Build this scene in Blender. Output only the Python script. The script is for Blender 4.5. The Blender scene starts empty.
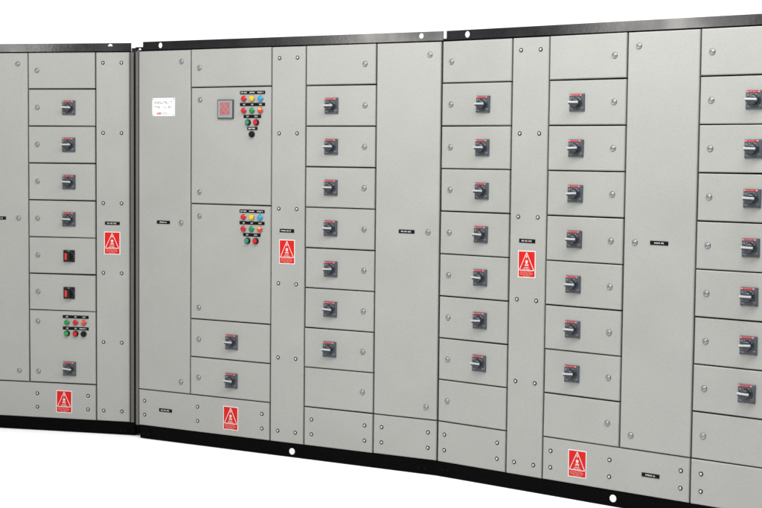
import bpy, math, random
from mathutils import Matrix, Vector
random.seed(7)
SC = bpy.context.scene
COL = SC.collection
PI = math.pi
BZ = 0.070                       # height of the plinth: grey panels start here

# ------------------------------------------------------------------ materials
def principled(name, col, rough=.5, metal=0., spec=.5, emit=None, estr=0., coat=0.):
    m = bpy.data.materials.new(name); m.use_nodes = True
    b = m.node_tree.nodes['Principled BSDF']
    b.inputs['Base Color'].default_value = (*col, 1)
    b.inputs['Roughness'].default_value = rough
    b.inputs['Metallic'].default_value = metal
    b.inputs['Specular IOR Level'].default_value = spec
    b.inputs['Coat Weight'].default_value = coat
    if emit:
        b.inputs['Emission Color'].default_value = (*emit, 1)
        b.inputs['Emission Strength'].default_value = estr
    return m

def textured(name, c1, c2, scale, rough=.5, spec=.5, bump=0., bscale=600., rvar=0., blotch=0., metal=0.):
    """paint: fine colour speckle + large soft unevenness + orange peel bump"""
    m = principled(name, c1, rough, metal, spec)
    nt = m.node_tree; N = nt.nodes; L = nt.links; b = N['Principled BSDF']
    tc = N.new('ShaderNodeTexCoord')
    geo = N.new('ShaderNodeNewGeometry')
    n1 = N.new('ShaderNodeTexNoise'); n1.inputs['Scale'].default_value = scale; n1.inputs['Detail'].default_value = 3
    L.new(geo.outputs['Position'], n1.inputs['Vector'])
    mr = N.new('ShaderNodeMapRange'); mr.inputs['From Min'].default_value = .3; mr.inputs['From Max'].default_value = .7
    L.new(n1.outputs['Fac'], mr.inputs['Value'])
    mx = N.new('ShaderNodeMix'); mx.data_type = 'RGBA'
    mx.inputs['A'].default_value = (*c1, 1); mx.inputs['B'].default_value = (*c2, 1)
    L.new(mr.outputs['Result'], mx.inputs['Factor'])
    out = mx.outputs['Result']
    if blotch:
        n2 = N.new('ShaderNodeTexNoise'); n2.inputs['Scale'].default_value = 5.; n2.inputs['Detail'].default_value = 5
        L.new(geo.outputs['Position'], n2.inputs['Vector'])
        m2 = N.new('ShaderNodeMapRange'); m2.inputs['From Min'].default_value = .25; m2.inputs['From Max'].default_value = .75
        m2.inputs['To Min'].default_value = 1 - blotch; m2.inputs['To Max'].default_value = 1 + blotch
        L.new(n2.outputs['Fac'], m2.inputs['Value'])
        vm = N.new('ShaderNodeVectorMath'); vm.operation = 'SCALE'
        L.new(out, vm.inputs[0]); L.new(m2.outputs['Result'], vm.inputs['Scale']); out = vm.outputs['Vector']
        m3 = N.new('ShaderNodeMapRange'); m3.inputs['From Min'].default_value = .3; m3.inputs['From Max'].default_value = .7
        m3.inputs['To Min'].default_value = rough - rvar; m3.inputs['To Max'].default_value = rough + rvar
        L.new(n2.outputs['Fac'], m3.inputs['Value']); L.new(m3.outputs['Result'], b.inputs['Roughness'])
    L.new(out, b.inputs['Base Color'])
    if bump:
        n3 = N.new('ShaderNodeTexNoise'); n3.inputs['Scale'].default_value = bscale; n3.inputs['Detail'].default_value = 2
        L.new(geo.outputs['Position'], n3.inputs['Vector'])
        bp = N.new('ShaderNodeBump'); bp.inputs['Strength'].default_value = bump; bp.inputs['Distance'].default_value = .0006
        L.new(n3.outputs['Fac'], bp.inputs['Height']); L.new(bp.outputs['Normal'], b.inputs['Normal'])
    return m

M = {
 'paint': textured('pebble grey powder coat', (.237,.239,.2245), (.284,.286,.2695), 250, .38, .5, .30, 260, .06, .035),
 'frame': textured('shade-darkened pebble grey', (.083,.078,.074), (.102,.096,.091), 200, .5, .4, .3, 260, .05, .04),  # frame grey darkened, the shade of its recess is in the colour
 'black': textured('black enamel', (.0022,.0026,.0036), (.005,.0055,.0068), 120, .19, .5, .22, 60, .06, .2),
 'plinth': textured('black plinth paint', (.0008,.0008,.001), (.0018,.0018,.002), 90, .65, .03, .3, 200, .1, .2),
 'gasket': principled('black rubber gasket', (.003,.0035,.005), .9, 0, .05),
 'handle': textured('blue grey handle plastic', (.032,.039,.048), (.047,.056,.067), 260, .42, .5, .2, 300, .08, .08),
 'hub': principled('dark handle plastic', (.013,.018,.024), .35, 0, .5),
 'lever': principled('satin silver lever', (.40,.41,.42), .34, .4, .5),
 'red': principled('red strip plastic', (.34,.008,.015), .5),
 'pink': principled('pale red strip plastic', (.50,.17,.18), .4),
 'white': principled('white hole disc', (.62,.62,.62), .45),
 'mark': principled('pale marking', (.26,.28,.30), .5),
 'signred': textured('sign red print', (.43,.004,.002), (.47,.006,.004), 80, .5, .2),
 'signwhite': principled('sign white print', (.56,.55,.54), .4),
 'signpink': principled('sign fine print', (.53,.19,.17), .4),
 'plate': principled('white rating plate', (.66,.67,.67), .35),
 'ink': principled('grey plate ink', (.16,.17,.17), .5),
 'logo': principled('red plate ink', (.40,.02,.02), .5),
 'label': principled('engraved black label', (.0015,.0018,.0025), .5, 0, .12),
 'chrome': principled('chromed latch metal', (.35,.355,.36), .40, 1.),
 'slot': principled('latch slot', (.03,.03,.033), .5),
 'washer': principled('dark washer', (.004,.0055,.008), .5, 0, .2),
 'screw': principled('zinc screw', (.58,.60,.64), .34, .85),
 'bezel': principled('lamp bezel metal', (.26,.27,.28), .35, .9),
 'collar': principled('black button collar', (.003,.0035,.004), .4, 0, .2),
 'lens_red': principled('red lens', (.38,.005,.006), .2, spec=.32),
 'lens_green': principled('green lens', (.003,.165,.035), .2, spec=.32),
 'lens_teal': principled('green button cap', (.015,.16,.09), .35),
 'lens_yellow': principled('yellow lens', (.55,.34,.006), .2, spec=.32),
 'lens_blue': principled('blue lens', (.004,.23,.40), .2, spec=.32),
 'lens_orange': principled('light red lens', (.47,.028,.022), .2, spec=.32),
 'btn_red': principled('red button cap', (.42,.004,.003), .4, 0, .3),
 'btn_green': principled('green button', (.004,.19,.045), .35),
 'rotblack': principled('black switch plastic', (.003,.003,.004), .4, 0, .3),
 'rotred': principled('red switch pointer', (.48,.008,.006), .4),
 'meterbezel': principled('meter bezel', (.035,.043,.052), .4),
 'meterface': principled('meter face', (.20,.21,.21), .35),
 'meterwin': principled('meter display window', (.27,.115,.12), .35),
 'led': principled('meter display digits', (.36,.03,.03), .5, emit=(1,.04,.03), estr=.03),
 'floor': textured('white studio floor', (.88,.88,.88), (.90,.90,.90), 12, .7, .1),
}

# ------------------------------------------------------------------ mesh builder (x right, y into the cabinet, z up)
class MB:
    def __init__(s): s.v=[]; s.f=[]; s.m=[]; s.mats=[]; s.sm=[]
    def mi(s, k):
        if k not in s.mats: s.mats.append(k)
        return s.mats.index(k)
    def add(s, vs, fs, k, smooth=False):
        o=len(s.v); s.v += vs; i=s.mi(k)
        for f in fs: s.f.append([o+j for j in f]); s.m.append(i); s.sm.append(smooth)
    def box(s, x0,x1,y0,y1,z0,z1,k,c=0.,rot=0.,ctr=None):
        """c = chamfer of the front (y0) edges"""
        if c<=0:
            vs=[(x0,y1,z0),(x1,y1,z0),(x1,y1,z1),(x0,y1,z1),(x0,y0,z0),(x1,y0,z0),(x1,y0,z1),(x0,y0,z1)]
            fs=[(0,1,2,3),(4,7,6,5),(0,4,5,1),(1,5,6,2),(2,6,7,3),(3,7,4,0)]
        else:
            vs=[(x0,y1,z0),(x1,y1,z0),(x1,y1,z1),(x0,y1,z1),
                (x0,y0+c,z0),(x1,y0+c,z0),(x1,y0+c,z1),(x0,y0+c,z1),
                (x0+c,y0,z0+c),(x1-c,y0,z0+c),(x1-c,y0,z1-c),(x0+c,y0,z1-c)]
            fs=[(0,1,2,3),(0,4,5,1),(1,5,6,2),(2,6,7,3),(3,7,4,0),
                (4,8,9,5),(5,9,10,6),(6,10,11,7),(7,11,8,4),(8,11,10,9)]
        if rot:
            cx,cz = ctr; ca,sa=math.cos(rot),math.sin(rot)
            vs=[(cx+(x-cx)*ca-(z-cz)*sa, y, cz+(x-cx)*sa+(z-cz)*ca) for x,y,z in vs]
        s.add(vs,fs,k)
    def lathe(s,cx,cz,prof,k,n=24,smooth=True,cap=True,sector=None):
        """prof: (r,y) from back to front; sector=(a0,a1,key) gives some faces another material"""
        o=[]
        for r,y in prof:
            for i in range(n):
                a=2*PI*i/n; o.append((cx+r*math.cos(a),y,cz+r*math.sin(a)))
        base=len(s.v); s.v+=o; ki=s.mi(k)
        for j in range(len(prof)-1):
            for i in range(n):
                i2=(i+1)%n; mi=ki
                if sector and j>=sector[3] and sector[0]<=(i+.5)/n*360<=sector[1]: mi=s.mi(sector[2])
                s.f.append([base+j*n+i,base+j*n+i2,base+(j+1)*n+i2,base+(j+1)*n+i]); s.m.append(mi); s.sm.append(smooth)
        if cap:
            s.f.append([base+(len(prof)-1)*n+i for i in range(n)]); s.m.append(ki); s.sm.append(False)
    def prism(s,pts,y0,y1,k):
        n=len(pts); vs=[(x,y0,z) for x,z in pts]+[(x,y1,z) for x,z in pts]
        fs=[tuple(range(n)),tuple(range(2*n-1,n-1,-1))]+[(i,i+n,(i+1)%n+n,(i+1)%n) for i in range(n)]
        s.add(vs,fs,k)
    def stroke(s,x0,z0,x1,z1,w,y,k,t=.0004):
        dx,dz=x1-x0,z1-z0; l=math.hypot(dx,dz) or 1; px,pz=-dz/l*w/2,dx/l*w/2
        s.prism([(x0+px,z0+pz),(x0-px,z0-pz),(x1-px,z1-pz),(x1+px,z1+pz)],y,y+t,k)
    def letters(s,x0,x1,zc,h,y,k,rnd,fill=.8,w=None):
        """a row of tiny engraved-letter strokes, grouped into words (the print is too small to read)"""
        x=x0; w=w or h*.62; word=rnd.randint(3,7)
        while x+w<=x1:
            if word==0: x+=w*.9; word=rnd.randint(3,7); continue
            word-=1
            st=h*.22; kind=rnd.randint(0,4)
            s.box(x,x+st,y,y+.0004,zc-h/2,zc+h/2,k)
            if kind in(0,1,3): s.box(x+st,x+w*.8,y,y+.0004,zc+h/2-st,zc+h/2,k)
            if kind in(0,2,3): s.box(x+st,x+w*.8,y,y+.0004,zc-h/2,zc-h/2+st,k)
            if kind in(1,4): s.box(x+st,x+w*.8,y,y+.0004,zc-st/2,zc+st/2,k)
            if kind in(2,4): s.box(x+w*.8-st,x+w*.8,y,y+.0004,zc-h/2+st,zc+h/2-st,k)
            x+=w
    def mesh(s,name):
        me=bpy.data.meshes.new(name); me.from_pydata(s.v,[],s.f)
        for k in s.mats: me.materials.append(M[k])
        me.polygons.foreach_set('material_index',s.m); me.polygons.foreach_set('use_smooth',s.sm)
        me.update()
        import bmesh
        bm=bmesh.new(); bm.from_mesh(me); bmesh.ops.recalc_face_normals(bm,faces=bm.faces[:]); bm.to_mesh(me); bm.free()
        return me

def obj(name, me, parent=None, loc=(0,0,0), rot=(0,0,0)):
    if isinstance(me,MB): me=me.mesh(name)
    o=bpy.data.objects.new(name,me); COL.objects.link(o)
    o.parent=parent; o.location=loc; o.rotation_euler=rot
    return o
def copy_of(proto, parent, loc, rot=(0,0,0)):
    c=proto.copy(); COL.objects.link(c); c.parent=parent; c.location=loc; c.rotation_euler=rot
    return c
used=set(); LR=random.Random(77)
def place(key, parent, x, z, y=0., ry=0.):
    if key=='lab': key='lab%d'%LR.randrange(4); ry=LR.uniform(-.008,.008)
    if key=='sign': ry=LR.uniform(-.014,.014)
    if key.startswith('handle'): x+=LR.uniform(-.0006,.0006); ry=LR.uniform(-.010,.010)
    """first use places the prototype itself, later uses place copies of it"""
    p=PROTO[key]
    if key not in used:
        used.add(key); COL.objects.link(p); p.parent=parent; p.location=(x,y,z); p.rotation_euler=(0,ry,0); return p
    return copy_of(p,parent,(x,y,z),(0,ry,0))
PROTO={}
def proto(key,name,mb): PROTO[key]=bpy.data.objects.new(name,mb.mesh(name))

# ------------------------------------------------------------------ small fittings
# rotary handle: square plate with red strip, round boss, protruding lever
for q,ang in enumerate((0,-6,3,-2)):
    r=random.Random(q+20); b=MB(); W,H=.0375,.0385
    b.box(-W,W,-.007,0,-H,H,'handle',.0018)
    b.box(-W+.006,W-.013,-.0078,-.0065,H-.0095,H-.0018,'red')
    b.box(-W+.003,-W+.011,-.0083,-.0070,H-.0090,H-.0024,'pink')
    b.letters(-W+.016,W-.026,H-.0056,.0040,-.0083,'pink',r)
    b.box(W-.022,W-.013,-.0083,-.0070,H-.0088,H-.0026,'pink')
    b.lathe(-.002,-.001,[(.029,-.006),(.029,-.010),(.0275,-.012),(.024,-.012)],'hub',32)
    b.lathe(-.002,-.001,[(.0205,-.010),(.0200,-.026),(.0185,-.030),(.013,-.0315)],'hub',32)
    for a in (35,60,118,140,205): b.stroke(-.002+.0225*math.cos(math.radians(a)),-.001+.0225*math.sin(math.radians(a)),-.002+.0275*math.cos(math.radians(a)),-.001+.0275*math.sin(math.radians(a)),.0022,-.0125,'mark')
    b.stroke(-W+.006,.016,-W+.010,.022,.002,-.0076,'mark'); b.stroke(-W+.014,.016,-W+.010,.022,.002,-.0076,'mark')
    b.box(-.006,.0,-.0076,-.007,.0285-.0055,.0245,'mark')
    b.letters(W-.026,W-.004,-.022,.0035,-.0076,'mark',r)
    b.letters(-W+.006,-W+.022,-.028,.0035,-.0076,'mark',r)
    for sx in(-1,1):
        for sz in(-1,1):
            if sz<0: b.lathe(sx*(W-.006),sz*(H-.006),[(.0028,-.007),(.0026,-.0082)],'hub',10)
    rr=math.radians(ang); c=(-.002,-.001)
    b.box(-.0295,.0235,-.0325,-.020,-.0085,.0050,'hub',.003,rr,c)          # lever body
    b.box(-.0310,.0215,-.0350,-.0320,-.0026,.0056,'lever',.0014,rr,c)       # bright face of the lever
    b.box(-.0300,.020,-.0320,-.025,.0046,.0062,'lever',0,rr,c)
    proto('handle%d'%q,'rotary_handle',b)
# quarter turn latch
b=MB()
b.lathe(0,0,[(.0138,0),(.0138,-.0008)],'washer',24)
b.lathe(0,0,[(.0124,0),(.0124,-.0018),(.0114,-.0034),(.0092,-.0040),(.0086,-.0028)],'chrome',24,cap=False)
b.lathe(0,0,[(.0086,-.0028),(.0076,-.0026)],'slot',24,cap=False)
b.lathe(0,0,[(.0076,-.0026),(.0068,-.0046),(.0050,-.0054)],'chrome',24)
b.box(-.0056,.0056,-.0060,-.0050,-.0014,.0014,'slot')
proto('latch','latch',b)
# cover screw with dark washer
b=MB()
b.lathe(0,0,[(.0099,0),(.0099,-.0012),(.0076,-.0016)],'washer',18)
b.lathe(0,0,[(.0056,-.0014),(.0053,-.0034),(.0042,-.0046),(.0020,-.0051)],'screw',16)
b.box(-.0034,.0034,-.0055,-.0049,-.0006,.0006,'slot')
proto('screw','screw',b)
# black plinth bolt
b=MB(); b.lathe(0,0,[(.0085,0),(.0085,-.0012)],'gasket',16); b.lathe(0,0,[(.0065,-.0012),(.0065,-.006),(.0055,-.007)],'gasket',6,smooth=False)
proto('bolt','bolt',b)
# pilot lamps and push buttons
def lamp(key,lens,sector=None):
    b=MB()
    b.lathe(0,0,[(.0158,0),(.0158,-.0025),(.0146,-.0045)],'bezel',28)
    b.lathe(0,0,[(.0142,-.003),(.0142,-.0085),(.0130,-.0115),(.0100,-.0142),(.0055,-.0158),(.0015,-.0163)],lens,28,
            sector=(sector[0],sector[1],sector[2],2) if sector else None)
    proto(key,'indicator_lamp',b)
lamp('lamp_red','lens_red'); lamp('lamp_green','lens_green'); lamp('lamp_yellow','lens_yellow'); lamp('lamp_blue','lens_blue')
lamp('lamp_split','lens_orange',(40,130,'lens_yellow')); lamp('lamp_split2','lens_orange',(118,160,'lens_yellow'))
def button(key,cap):
    b=MB()
    b.lathe(0,0,[(.0162,0),(.0162,-.004),(.0152,-.0105),(.0128,-.0115),(.0120,-.0085)],'collar',28,cap=False)
    b.lathe(0,0,[(.0122,-.006),(.0118,-.0150),(.0108,-.0165)],cap,28)
    proto(key,'push_button',b)
button('btn_red','btn_red'); button('btn_green','btn_green'); button('btn_teal','lens_teal'); button('btn_black','collar')
# small black rotary switch with red pointer
b=MB(); b.box(-.0325,.0325,-.007,0,-.032,.032,'rotblack',.0018)
b.lathe(.002,-.002,[(.0225,-.007),(.0225,-.012),(.021,-.014)],'rotblack',28)
b.box(-.0135,.0145,-.030,-.010,-.021,.019,'rotblack',.003)
b.box(-.0137,-.0010,-.0308,-.026,-.0195,.0165,'rotred',.0008)
b.box(-.006,.005,-.0078,-.007,.0255,.0290,'mark')
for a in (-8,14,36,58): b.stroke(.002+.025*math.cos(math.radians(a)),-.002+.025*math.sin(math.radians(a)),.002+.0285*math.cos(math.radians(a)),-.002+.0285*math.sin(math.radians(a)),.0016,-.0076,'mark')
proto('rotswitch','selector_switch',b)
# engraved labels: single / rows over lamps
def label(key,w,words,h=.0165,lh=.0056):
    r=random.Random(len(PROTO)*3+1); b=MB(); b.box(-w/2,w/2,-.0022,0,-h/2,h/2,'label',.0006)
    for xc,ww in words: b.letters(xc-ww/2,xc+ww/2,0,lh,-.0027,'signwhite',r,w=.0046)
    proto(key,'name_label',b)
for q in range(4): label('lab%d'%q,.085,[((0,.002,-.003,.001)[q],(.058,.050,.062,.046)[q])],.0175)
label('strip3w',.152,[(-.049,.040),(.001,.036),(.051,.040)])
label('strip3s',.152,[(-.049,.014),(.001,.015),(.051,.020)])
label('strip3b',.152,[(-.047,.016),(.001,.014),(.045,.044)])
label('strip2',.106,[(-.026,.016),(.025,.020)])
label('strip1',.062,[(0,.046)],.016,.0072)
# warning sign
def sign(key,W,H):
    r=random.Random(5); b=MB(); y=-.0015
    b.box(-W/2,W/2,y,0,-H/2,H/2,'signwhite')
    e=.0042; b.box(-W/2+e,W/2-e,y-.0004,y,-H/2+e,H/2-e,'signred')
    y2=y-.0009; top=H/2-.008; bot=-H/2+.034; hw=W/2-.008; k='signwhite'
    for (x0,z0,x1,z1) in((0,top,-hw,bot),(0,top,hw,bot),(-hw,bot,hw,bot)): b.stroke(x0,z0,x1,z1,.0030,y2,k)
    # lightning flash
    b.prism([(.002,top-.008),(-.0045,top-.020),(-.0005,top-.0195),(-.003,top-.030),(.0045,top-.0165),(.0005,top-.017)],y2,y2+.0004,k)
    # skull and crossed bones
    cz=top-.042; b.prism([(.0072*math.cos(a*PI/8),cz+.0068*math.sin(a*PI/8)) for a in range(16)],y2,y2+.0004,k)
    b.box(-.0036,.0036,y2,y2+.0004,cz-.0105,cz-.0072,k)
    for sx in(-1,1): b.prism([(sx*.0028+.0017*math.cos(a*PI/3),cz+.0002+.0017*math.sin(a*PI/3)) for a in range(6)],y2-.0003,y2,'signred')
    b.stroke(-.010,cz-.0125,.010,cz-.0195,.0026,y2,k); b.stroke(-.010,cz-.0195,.010,cz-.0125,.0026,y2-.0003,k)
    b.letters(-.013,.014,bot+.0125,.0042,y2,k,r,w=.0042); b.letters(-.019,.020,bot+.0055,.0042,y2,k,r,w=.0042)
    for q,(zz,ww) in enumerate(((bot-.006,.033),(bot-.0125,.035),(bot-.019,.034),(bot-.0255,.018))):
        b.letters(-ww,ww,zz,.0044,y2,'signpink',r,w=.0036)
    proto(key,'warning_sign',b)
sign('sign',.0935,.1235)
# white rating plate
b=MB(); r=random.Random(3); W,H=.0735,.0475
b.box(-W,W,-.0015,0,-H,H,'plate',.0004)
for sx in(-1,1):
    for sz in(-1,1): b.lathe(sx*(W-.006),sz*(H-.006),[(.0032,-.0015),(.003,-.0028)],'ink',12)
for z,segs in((.0265,[(-.06,-.012),(-.002,.03),(.044,.060)]),(.0195,[(-.06,.004),(.012,.04)]),(.003,[(-.06,-.022),(-.006,.000),(.030,.060)]),(-.0035,[(-.040,-.020),(.004,.022),(.030,.046)]),(-.017,[(-.002,.004)])):
    for a,c in segs: b.letters(a,c,z,.0048,-.0020,'ink',r,w=.0038)
b.letters(-.006,.028,-.0300,.0030,-.0020,'ink',r,w=.0026); b.letters(-.006,.046,-.0365,.0030,-.0020,'ink',r,w=.0026)
def abb(b,x,z,h,k,y):
    t=h*.24; w=h*.82
    b.prism([(x,z),(x+t,z),(x+w*.5+t*.3,z+h),(x+w*.5-t*.6,z+h)],y,y+.0004,k)
    b.prism([(x+w,z),(x+w-t,z),(x+w*.5-t*.3,z+h),(x+w*.5+t*.6,z+h)],y-.0002,y+.0002,k)
    b.box(x+w*.25,x+w*.75,y-.0003,y+.0001,z+h*.22,z+h*.40,k)
    for q in(1,2):
        X=x+q*(w+h*.12)
        b.box(X,X+t,y,y+.0004,z,z+h,k)
        for zz in(z,z+h*.5-t*.45,z+h-t*.9): b.box(X+t,X+w*.75,y,y+.0004,zz,zz+t*.9,k)
        b.box(X+w*.75,X+w*.75+t,y,y+.0004,z+t*.6,z+h*.5-t*.3,k); b.box(X+w*.75,X+w*.75+t,y,y+.0004,z+h*.5+t*.3,z+h-t*.6,k)
abb(b,-.0435,-.0390,.0110,'logo',-.0020)
proto('plate','rating_plate',b)
# digital meter
b=MB(); W=.0485
b.box(-W,W,-.010,0,-W,W,'meterbezel',.002)
b.box(-W+.0048,W-.0048,-.0104,-.0095,-W+.0055,W-.0048,'meterface',.0005)
b.box(-.031,.030,-.0120,-.011,-.029,.035,'meterwin',.0006)
SEG={'a':(0,2,1,2),'b':(1,1,1,2),'c':(1,0,1,1),'d':(0,0,1,0),'e':(0,0,0,1),'f':(0,1,0,2),'g':(0,1,1,1)}
DIG=['abcdef','bc','abged','abgcd','fgbc','afgcd','afgedc','abc','abcdefg','abcfgd']
r=random.Random(9)
for row in range(4):
    for c in ((0,2,3),(1,3),(0,2),(0,1,3))[row]:
        x=-.024+c*.0135; z=.0215-row*.0145
        for sgm in DIG[(row*3+c*5+4)%10]:
            x0,z0,x1,z1=SEG[sgm]; b.stroke(x+x0*.006,z+z0*.0042,x+x1*.006,z+z1*.0042,.0016,-.0126,'led')
for c in(-.02,0,.02): b.lathe(c,-.0355,[(.0032,-.011),(.0030,-.0125)],'mark',10)
proto('meter','panel_meter',b)

# ------------------------------------------------------------------ cabinets
def plate_mb(w,h,key='paint',t=.020):
    b=MB(); g=.0028
    b.box(g,w-g,-t,0,g*.9,h-g*.9,key,.0016); return b
RND=random.Random(41)
def panel(name,cab,x0,x1,z0,z1,flat=False):
    """sheet steel door or cover, origin at its lower left corner; front surface at local y = 0"""
    w,h=x1-x0,z1-z0; b=MB(); g=.0040; t=.018
    b.box(g,w-g,0,t,.0027,h-.0031,'paint',.0036)
    j=.0 if flat else 1.
    dy=RND.uniform(-.0014,.0010)*j; tilt=RND.uniform(-.0055,.0055)*j; lean=RND.uniform(-.006,.006)*j; sag=RND.uniform(-.0022,.0022)*j*(.35 if h>1 else 1)/max(1,w/.4)
    x0+=RND.uniform(-.0005,.0005)*j; z0+=RND.uniform(-.0004,.0005)*j
    if h>1: tilt*=.5; lean*=.2
    o=obj(name,b,cab,(x0,dy,z0+BZ),(lean,sag,tilt)); o['_w']=w
    return o
def door_latch(d,x,z): place('latch',d,x,z,0,RND.choice((.5,1.2,-.4,.9,1.9,-.9))+RND.uniform(-.25,.25))

ROW=[2.0,1.8025,1.602,1.4015,1.2006,.9985,.798,.5977,.398,.197,0.]
def small_door(cab,x0,x1,i,side,handle=None,j=None):
    z0,z1=ROW[j if j else i+1],ROW[i]
    d=panel('compartment_door',cab,x0,x1,z0,z1); w=x1-x0
    lx=.0545 if side=='L' else w-.0605
    door_latch(d,lx,(z0+z1)/2-z0 if j is None else z1-z0-.1)
    if handle is not None: place('handle%d'%RND.choice((0,0,0,2,3,3)),d,handle-x0,(z1-z0)/2-.0005)
    return d
def tall_door(cab,x0,x1,side,z0=ROW[9]):
    d=panel('tall_door',cab,x0,x1,z0,2.0); w=x1-x0
    lx=.056 if side=='L' else w-.0610
    for z in(1.9378,1.0975,.2570): door_latch(d,lx,z-z0)
    return d
def cover(cab,x0,x1,z1,xs,zs,name='cover_panel'):
    d=panel(name,cab,x0,x1,0.,z1)
    for x in xs:
        for z in zs: place('screw',d,x-x0,z,0,RND.uniform(0,1.5))
    return d
VZ=(1.9415,1.5665,1.1890,.8115,.4345,.0590); BZS=(.1355,.0605)

def disc(cx,cz,rx,rz,n=28,a0=0,a1=360): return [(cx+rx*math.cos(math.radians(a0+(a1-a0)*i/n)),cz+rz*math.sin(math.radians(a0+(a1-a0)*i/n))) for i in range(n if a1-a0==360 else n+1)]
def sheet_with_holes(name,outline,holes,t,key,parent,y):
    """flat steel plate in the xz plane, real holes cut through it"""
    cu=bpy.data.curves.new('plate','CURVE'); cu.dimensions='2D'; cu.fill_mode='BOTH'; cu.extrude=t/2; cu.bevel_depth=0
    for pts in [outline]+holes:
        s=cu.splines.new('POLY'); s.points.add(len(pts)-1); s.use_cyclic_u=True
        for i,(x,z) in enumerate(pts): s.points[i].co=(x,z,0,1)
    tmp=bpy.data.objects.new('tmp',cu); COL.objects.link(tmp); bpy.context.view_layer.update()
    me=bpy.data.meshes.new_from_object(tmp.evaluated_get(bpy.context.evaluated_depsgraph_get()))
    me.transform(Matrix.Rotation(PI/2,4,'X')); me.name=name
    me.materials.clear(); me.materials.append(M[key])
    bpy.data.objects.remove(tmp); bpy.data.curves.remove(cu)
    return obj(name,me,parent,(0,y,0))

def cabinet(x,y,yaw,u0,u1,text,rail,holes,base,depth=.60,flanges=(1,1),notch=None):
    c=bpy.data.objects.new('switchboard_cabinet',None); COL.objects.link(c); c.empty_display_size=.3
    c.location=(x,y,0); c.rotation_euler=(0,0,yaw)
    c['label']=text; c['category']='switchboard'; c['group']='grey switchboard cabinets standing side by side'
    # steel carcass: roof, back, side walls, corner posts
    b=MB(); Z0,Z1=BZ,BZ+2.0; f=.0195
    for q,(ua,ub) in enumerate(((u0-.021,u0-.0015),(u1+.0015,u1+.021))):
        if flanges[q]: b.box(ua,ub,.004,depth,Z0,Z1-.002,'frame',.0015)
        else:
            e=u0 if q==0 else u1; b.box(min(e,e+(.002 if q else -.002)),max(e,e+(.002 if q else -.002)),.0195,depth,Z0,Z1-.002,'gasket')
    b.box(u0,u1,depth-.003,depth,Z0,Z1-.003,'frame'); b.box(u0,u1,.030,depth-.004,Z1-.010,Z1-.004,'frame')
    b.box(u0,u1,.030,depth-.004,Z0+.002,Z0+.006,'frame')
    obj('frame',b,c)
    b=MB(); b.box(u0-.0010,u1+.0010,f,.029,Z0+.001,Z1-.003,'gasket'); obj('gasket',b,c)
    # top rail
    zt=BZ+2.0465; zb=BZ+2.0035
    a0,a1=rail
    out=[(a0,zb),(a1,zb),(a1,zt),(a0,zt)]
    if notch: out=[(notch[0],zb),(a1,zb),(a1,zt),(a0,zt),(a0,notch[1]+BZ),(notch[0],notch[1]+BZ)]
    sheet_with_holes('top_rail',out,holes,.004,'black',c,.004)
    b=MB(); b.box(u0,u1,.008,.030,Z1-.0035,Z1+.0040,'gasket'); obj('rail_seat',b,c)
    # plinth channel with bottom lip
    b0,b1=base; bz=.004
    b=MB(); b.box(b0,b1,.001,.006,bz,BZ-.001,'plinth'); b.box(b0,b1,.006,.07,bz,.009,'plinth'); b.box(b0,b1,.006,.07,BZ-.006,BZ-.001,'plinth')
    b.box(b0,b0+.005,.07,depth,bz,BZ-.001,'plinth'); b.box(b1-.005,b1,.07,depth,bz,BZ-.001,'plinth'); b.box(b0+.005,b1-.005,depth-.005,depth,bz,BZ-.001,'plinth')
    pl=obj('plinth',b,c)
    return c,pl

def hole_disc(pl,x,z,rx=.0165):
    b=MB(); b.lathe(0,0,[(rx,0),(rx,-.002),(rx*.88,-.0032)],'white',28); obj('bright_hole_disc',b,pl,(x,.001,z))  # added white disc standing in for the bright backdrop through an open hole

def pilots(d,x0,z0,zoff,extra=False):
    """lamp and button field of the feeder doors; x0,z0 = door origin"""
    P=lambda k,x,z: place(k,d,x-x0,z+zoff-z0)
    P('strip3w',.7260,1.7715); P('lamp_red',.6750,1.7408); P('lamp_yellow',.7245,1.7408); P('lamp_blue',.7760,1.7408)
    P('strip3s',.7260,1.7115); P('lamp_red',.6750,1.6806); P('lamp_green',.7250,1.6806); P('lamp_split',.7760,1.6806)
    P('strip2',.7255,1.6510); P('btn_teal',.7005,1.6206); P('btn_red',.7505,1.6206)
    if extra: P('strip1',.7260,1.5900); P('btn_black',.7245,1.5610)

# ---- A: left cabinet
zr=BZ+2.0
A,plA=cabinet(-1.3515,7.8669,-.22823,-.943,0.,
  'narrow grey cabinet at the left with two small black switches with red pointers',
  (-.958,.007),[disc(-.113,BZ+2.030,.0135,.0125,16,0,180)],(-.958,.0270))
d=tall_door(A,-.943,-.593,'R'); place('lab',d,-.7705+.943,1.0970-ROW[9])
hx=-.3515
for i in range(7):
    d=small_door(A,-.593,-.198,i,'L',hx if i in(1,2,3,4) else None)
    if i in(5,6): place('rotswitch',d,-.3525+.593,.0995)
d=panel('compartment_door',A,-.593,-.198,ROW[9],ROW[7])
door_latch(d,.0525,.534-ROW[9]); door_latch(d,.0535,.2577-ROW[9])
def P(k,x,z): return place(k,d,x+.593,z-ROW[9])
P('strip3s',-.3160,.5650); P('lamp_green',-.3665,.5340); P('lamp_red',-.3160,.5345); P('lamp_split2',-.2670,.5345)
P('strip3b',-.3160,.5020); P('btn_green',-.3665,.4735); P('btn_red',-.3160,.4735); P('btn_black',-.2690,.4735)
P('handle1',-.3530,.2795)
d=cover(A,-.198,0.,2.0,(-.1535,-.0475),VZ); place('lab',d,-.1008+.198,1.0810); place('sign',d,-.1020+.198,.9740)
d=cover(A,-.943,-.198,ROW[9],(-.893,-.5455,-.2450),BZS); place('sign',d,-.3860+.943,.0965)
for x in(-.055,-.030): place('bolt',plA,x,.024,.001)
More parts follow.
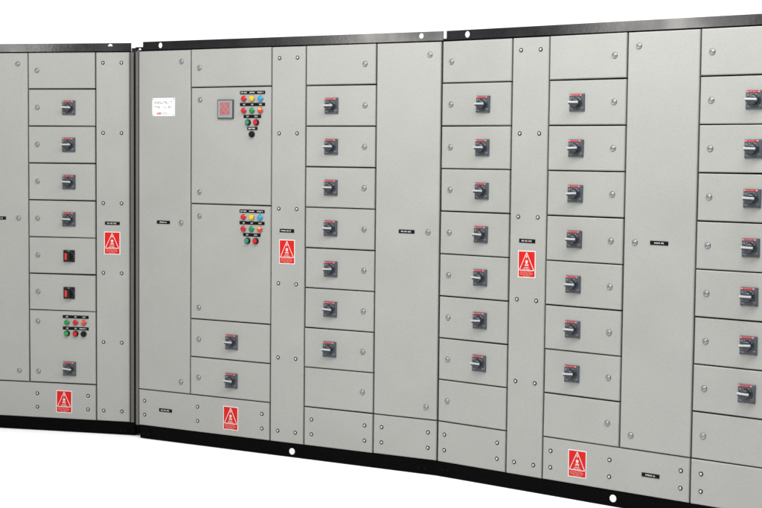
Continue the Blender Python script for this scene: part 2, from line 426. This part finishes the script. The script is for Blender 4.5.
b=MB(); b.box(.0225,.034,.012,.10,BZ+.001,BZ+1.998,'gasket'); obj('joint_shade_strip',b,A)  # black strip added so the shaded gap between the cabinets reads dark
b=MB(); b.box(.0275,.055,.010,.060,.010,BZ-.001,'plinth'); obj('joint_bracket',b,A)
b=MB(); b.box(.0075,.040,.009,.030,BZ+1.9900,BZ+2.0200,'black'); obj('joint_bracket',b,A)

# ---- B: middle cabinet
B,plB=cabinet(-1.2957,7.7980,-.50333,0.,1.7937,
  'middle grey cabinet with a white rating plate, red meter and two coloured lamp clusters',
  (.0310,1.8010),[disc(.0090,BZ+2.0048,.0105,.0095,16,0,180),disc(.1445,BZ+2.0255,.0125,.0145),disc(1.6833,BZ+2.0275,.0125,.0125)],(.0120,1.7960),flanges=(1,0),notch=(-.019,2.0200))
d=tall_door(B,0,.342,'R'); place('plate',d,.1668,1.7030-ROW[9]); place('lab',d,.1668,1.0980-ROW[9])
C2=(.342,.8417); x0=.342
d=small_door(B,*C2,0,'L')
d=panel('compartment_door',B,*C2,ROW[4],ROW[1]); door_latch(d,.0590,1.7371-ROW[4]); door_latch(d,.0560,1.2607-ROW[4])
place('meter',d,.5638-x0,1.6885-ROW[4]); pilots(d,x0,ROW[4],0,True)
d=panel('compartment_door',B,*C2,ROW[7],ROW[4]); door_latch(d,.0560,1.1361-ROW[7]); door_latch(d,.0545,.6582-ROW[7]); pilots(d,x0,ROW[7],-.6012)
for i in(7,8):
    d=panel('compartment_door',B,*C2,ROW[i+1],ROW[i]); door_latch(d,.0550,.0935+.0003); place('handle%d'%(0 if i==7 else 3),d,.6062-x0,.0940)
d=cover(B,.8417,1.0447,2.0,(.8905,.9960),VZ); place('lab',d,.9397-.8417,1.0787); place('sign',d,.9410-.8417,.9725)
for i in range(9): small_door(B,1.0447,1.4427,i,'R',1.1955 if 1<=i<=7 else None)
d=tall_door(B,1.4427,1.7937,'R'); place('lab',d,1.6180-1.4427,1.0975-ROW[9])
d=cover(B,0,.8417,ROW[9],(.0420,.3917,.7962),BZS); place('lab',d,.1823,.0962); place('sign',d,.6030,.0945)
cover(B,1.0447,1.4427,ROW[9],(1.0918,1.3975),BZS); cover(B,1.4427,1.7937,ROW[9],(1.4917,1.7456),BZS)
for x in(.040,.068,1.700,1.735): place('bolt',plB,x,.028,.001)
hole_disc(plB,.9766,BZ-.0388)

# ---- C: right cabinet
C,plC=cabinet(.2755,6.9328,-.66274,0.003,1.7210,
  'widest grey cabinet at the right with three columns of lever handles and no lamps',
  (.0260,1.7350),[disc(.1433,BZ+2.0255,.0140,.0150)],(.0040,1.7350),flanges=(0,1),notch=(.006,2.0110))
for i in range(9): small_door(C,.003,.3929,i,'L',.2400 if 1<=i<=7 else None)
d=cover(C,.3929,.5900,2.0,(.4405,.5440),VZ); place('lab',d,.4905-.3929,1.0802); place('sign',d,.4905-.3929,.9743)
for i in range(9): small_door(C,.5900,.9804,i,'R',.7375 if 1<=i<=7 else None)
d=tall_door(C,.9804,1.3210,'L'); place('lab',d,1.1523-.9804,1.1000-ROW[9])
for i in range(9): small_door(C,1.3210,1.7210,i,'L',1.5665 if 1<=i<=7 else None)
cover(C,.003,.3929,ROW[9],(.0455,.3458),BZS)
d=cover(C,.5900,1.3210,ROW[9],(.6350,.9357,1.2780),BZS); place('lab',d,1.1363-.5900,.0946); place('sign',d,.7745-.5900,.0955)
cover(C,1.3210,1.7210,ROW[9],(1.3722,1.6720),BZS)
for x in(.040,.068): place('bolt',plC,x,.036,.001)
hole_disc(plC,.9565,BZ-.0330)

for o in list(bpy.data.objects):
    if '_w' in o: del o['_w']

# ------------------------------------------------------------------ floor
b=MB(); b.add([(-40,-20,0),(40,-20,0),(40,60,0),(-40,60,0)],[(0,1,2,3)],'floor'); fl=obj('floor',b); fl['kind']='structure'
fl['label']='plain white floor in front of the cabinets'

# ------------------------------------------------------------------ light: white studio surround, brighter behind, grey room in front
w=bpy.data.worlds.new('World'); SC.world=w; w.use_nodes=True
nt=w.node_tree; N=nt.nodes; L=nt.links; bg=N['Background']
tc=N.new('ShaderNodeTexCoord'); sp=N.new('ShaderNodeSeparateXYZ'); L.new(tc.outputs['Generated'],sp.inputs[0])
mr=N.new('ShaderNodeMapRange'); mr.inputs['From Min'].default_value=-.15; mr.inputs['From Max'].default_value=.25
mr.interpolation_type='SMOOTHSTEP'; L.new(sp.outputs['Y'],mr.inputs['Value'])
mx=N.new('ShaderNodeMix'); mx.data_type='RGBA'; mx.inputs['A'].default_value=(.34,.34,.34,1); mx.inputs['B'].default_value=(1.25,1.25,1.25,1)
L.new(mr.outputs['Result'],mx.inputs['Factor']); L.new(mx.outputs['Result'],bg.inputs['Color']); bg.inputs['Strength'].default_value=1.

def area(name,loc,target,sx,sy,power,col=(1,1,1)):
    l=bpy.data.lights.new(name,'AREA'); l.shape='RECTANGLE'; l.size=sx; l.size_y=sy; l.energy=power; l.color=col
    o=bpy.data.objects.new(name,l); COL.objects.link(o); o.location=loc
    o.rotation_euler=(Vector(target)-Vector(loc)).to_track_quat('-Z','Y').to_euler(); return o
area('ceiling_softbox',(0,4.85,3.9),(.1,6.4,0),6.4,1.2,330,(1,1,.995))
area('side_softbox',(-7.0,2.45,2.95),(1.1,6.3,1.9),1.15,1.3,64,(1,.97,.93))

# ------------------------------------------------------------------ camera
cam=bpy.data.cameras.new('Camera'); co=bpy.data.objects.new('Camera',cam); COL.objects.link(co); SC.camera=co
f,pitch,roll,h=1464.2819,-.0666789,.0101676,1.456743+BZ
cp,sn=math.cos(pitch),math.sin(pitch); cr,sr=math.cos(roll),math.sin(roll)
F=Vector((0,cp,sn)); U=Vector((0,-sn,cp)); X=Vector((1,0,0))
R=X*cr+U*sr; V=-X*sr+U*cr
co.matrix_world=Matrix(((R.x,V.x,-F.x,0),(R.y,V.y,-F.y,0),(R.z,V.z,-F.z,h),(0,0,0,1)))
cam.sensor_width=36; cam.lens=f*36/762; cam.clip_end=300; cam.clip_start=.1

SC.view_settings.view_transform='Standard'; SC.view_settings.look='None'; SC.view_settings.exposure=0; SC.view_settings.gamma=1
SC.render.engine='CYCLES'
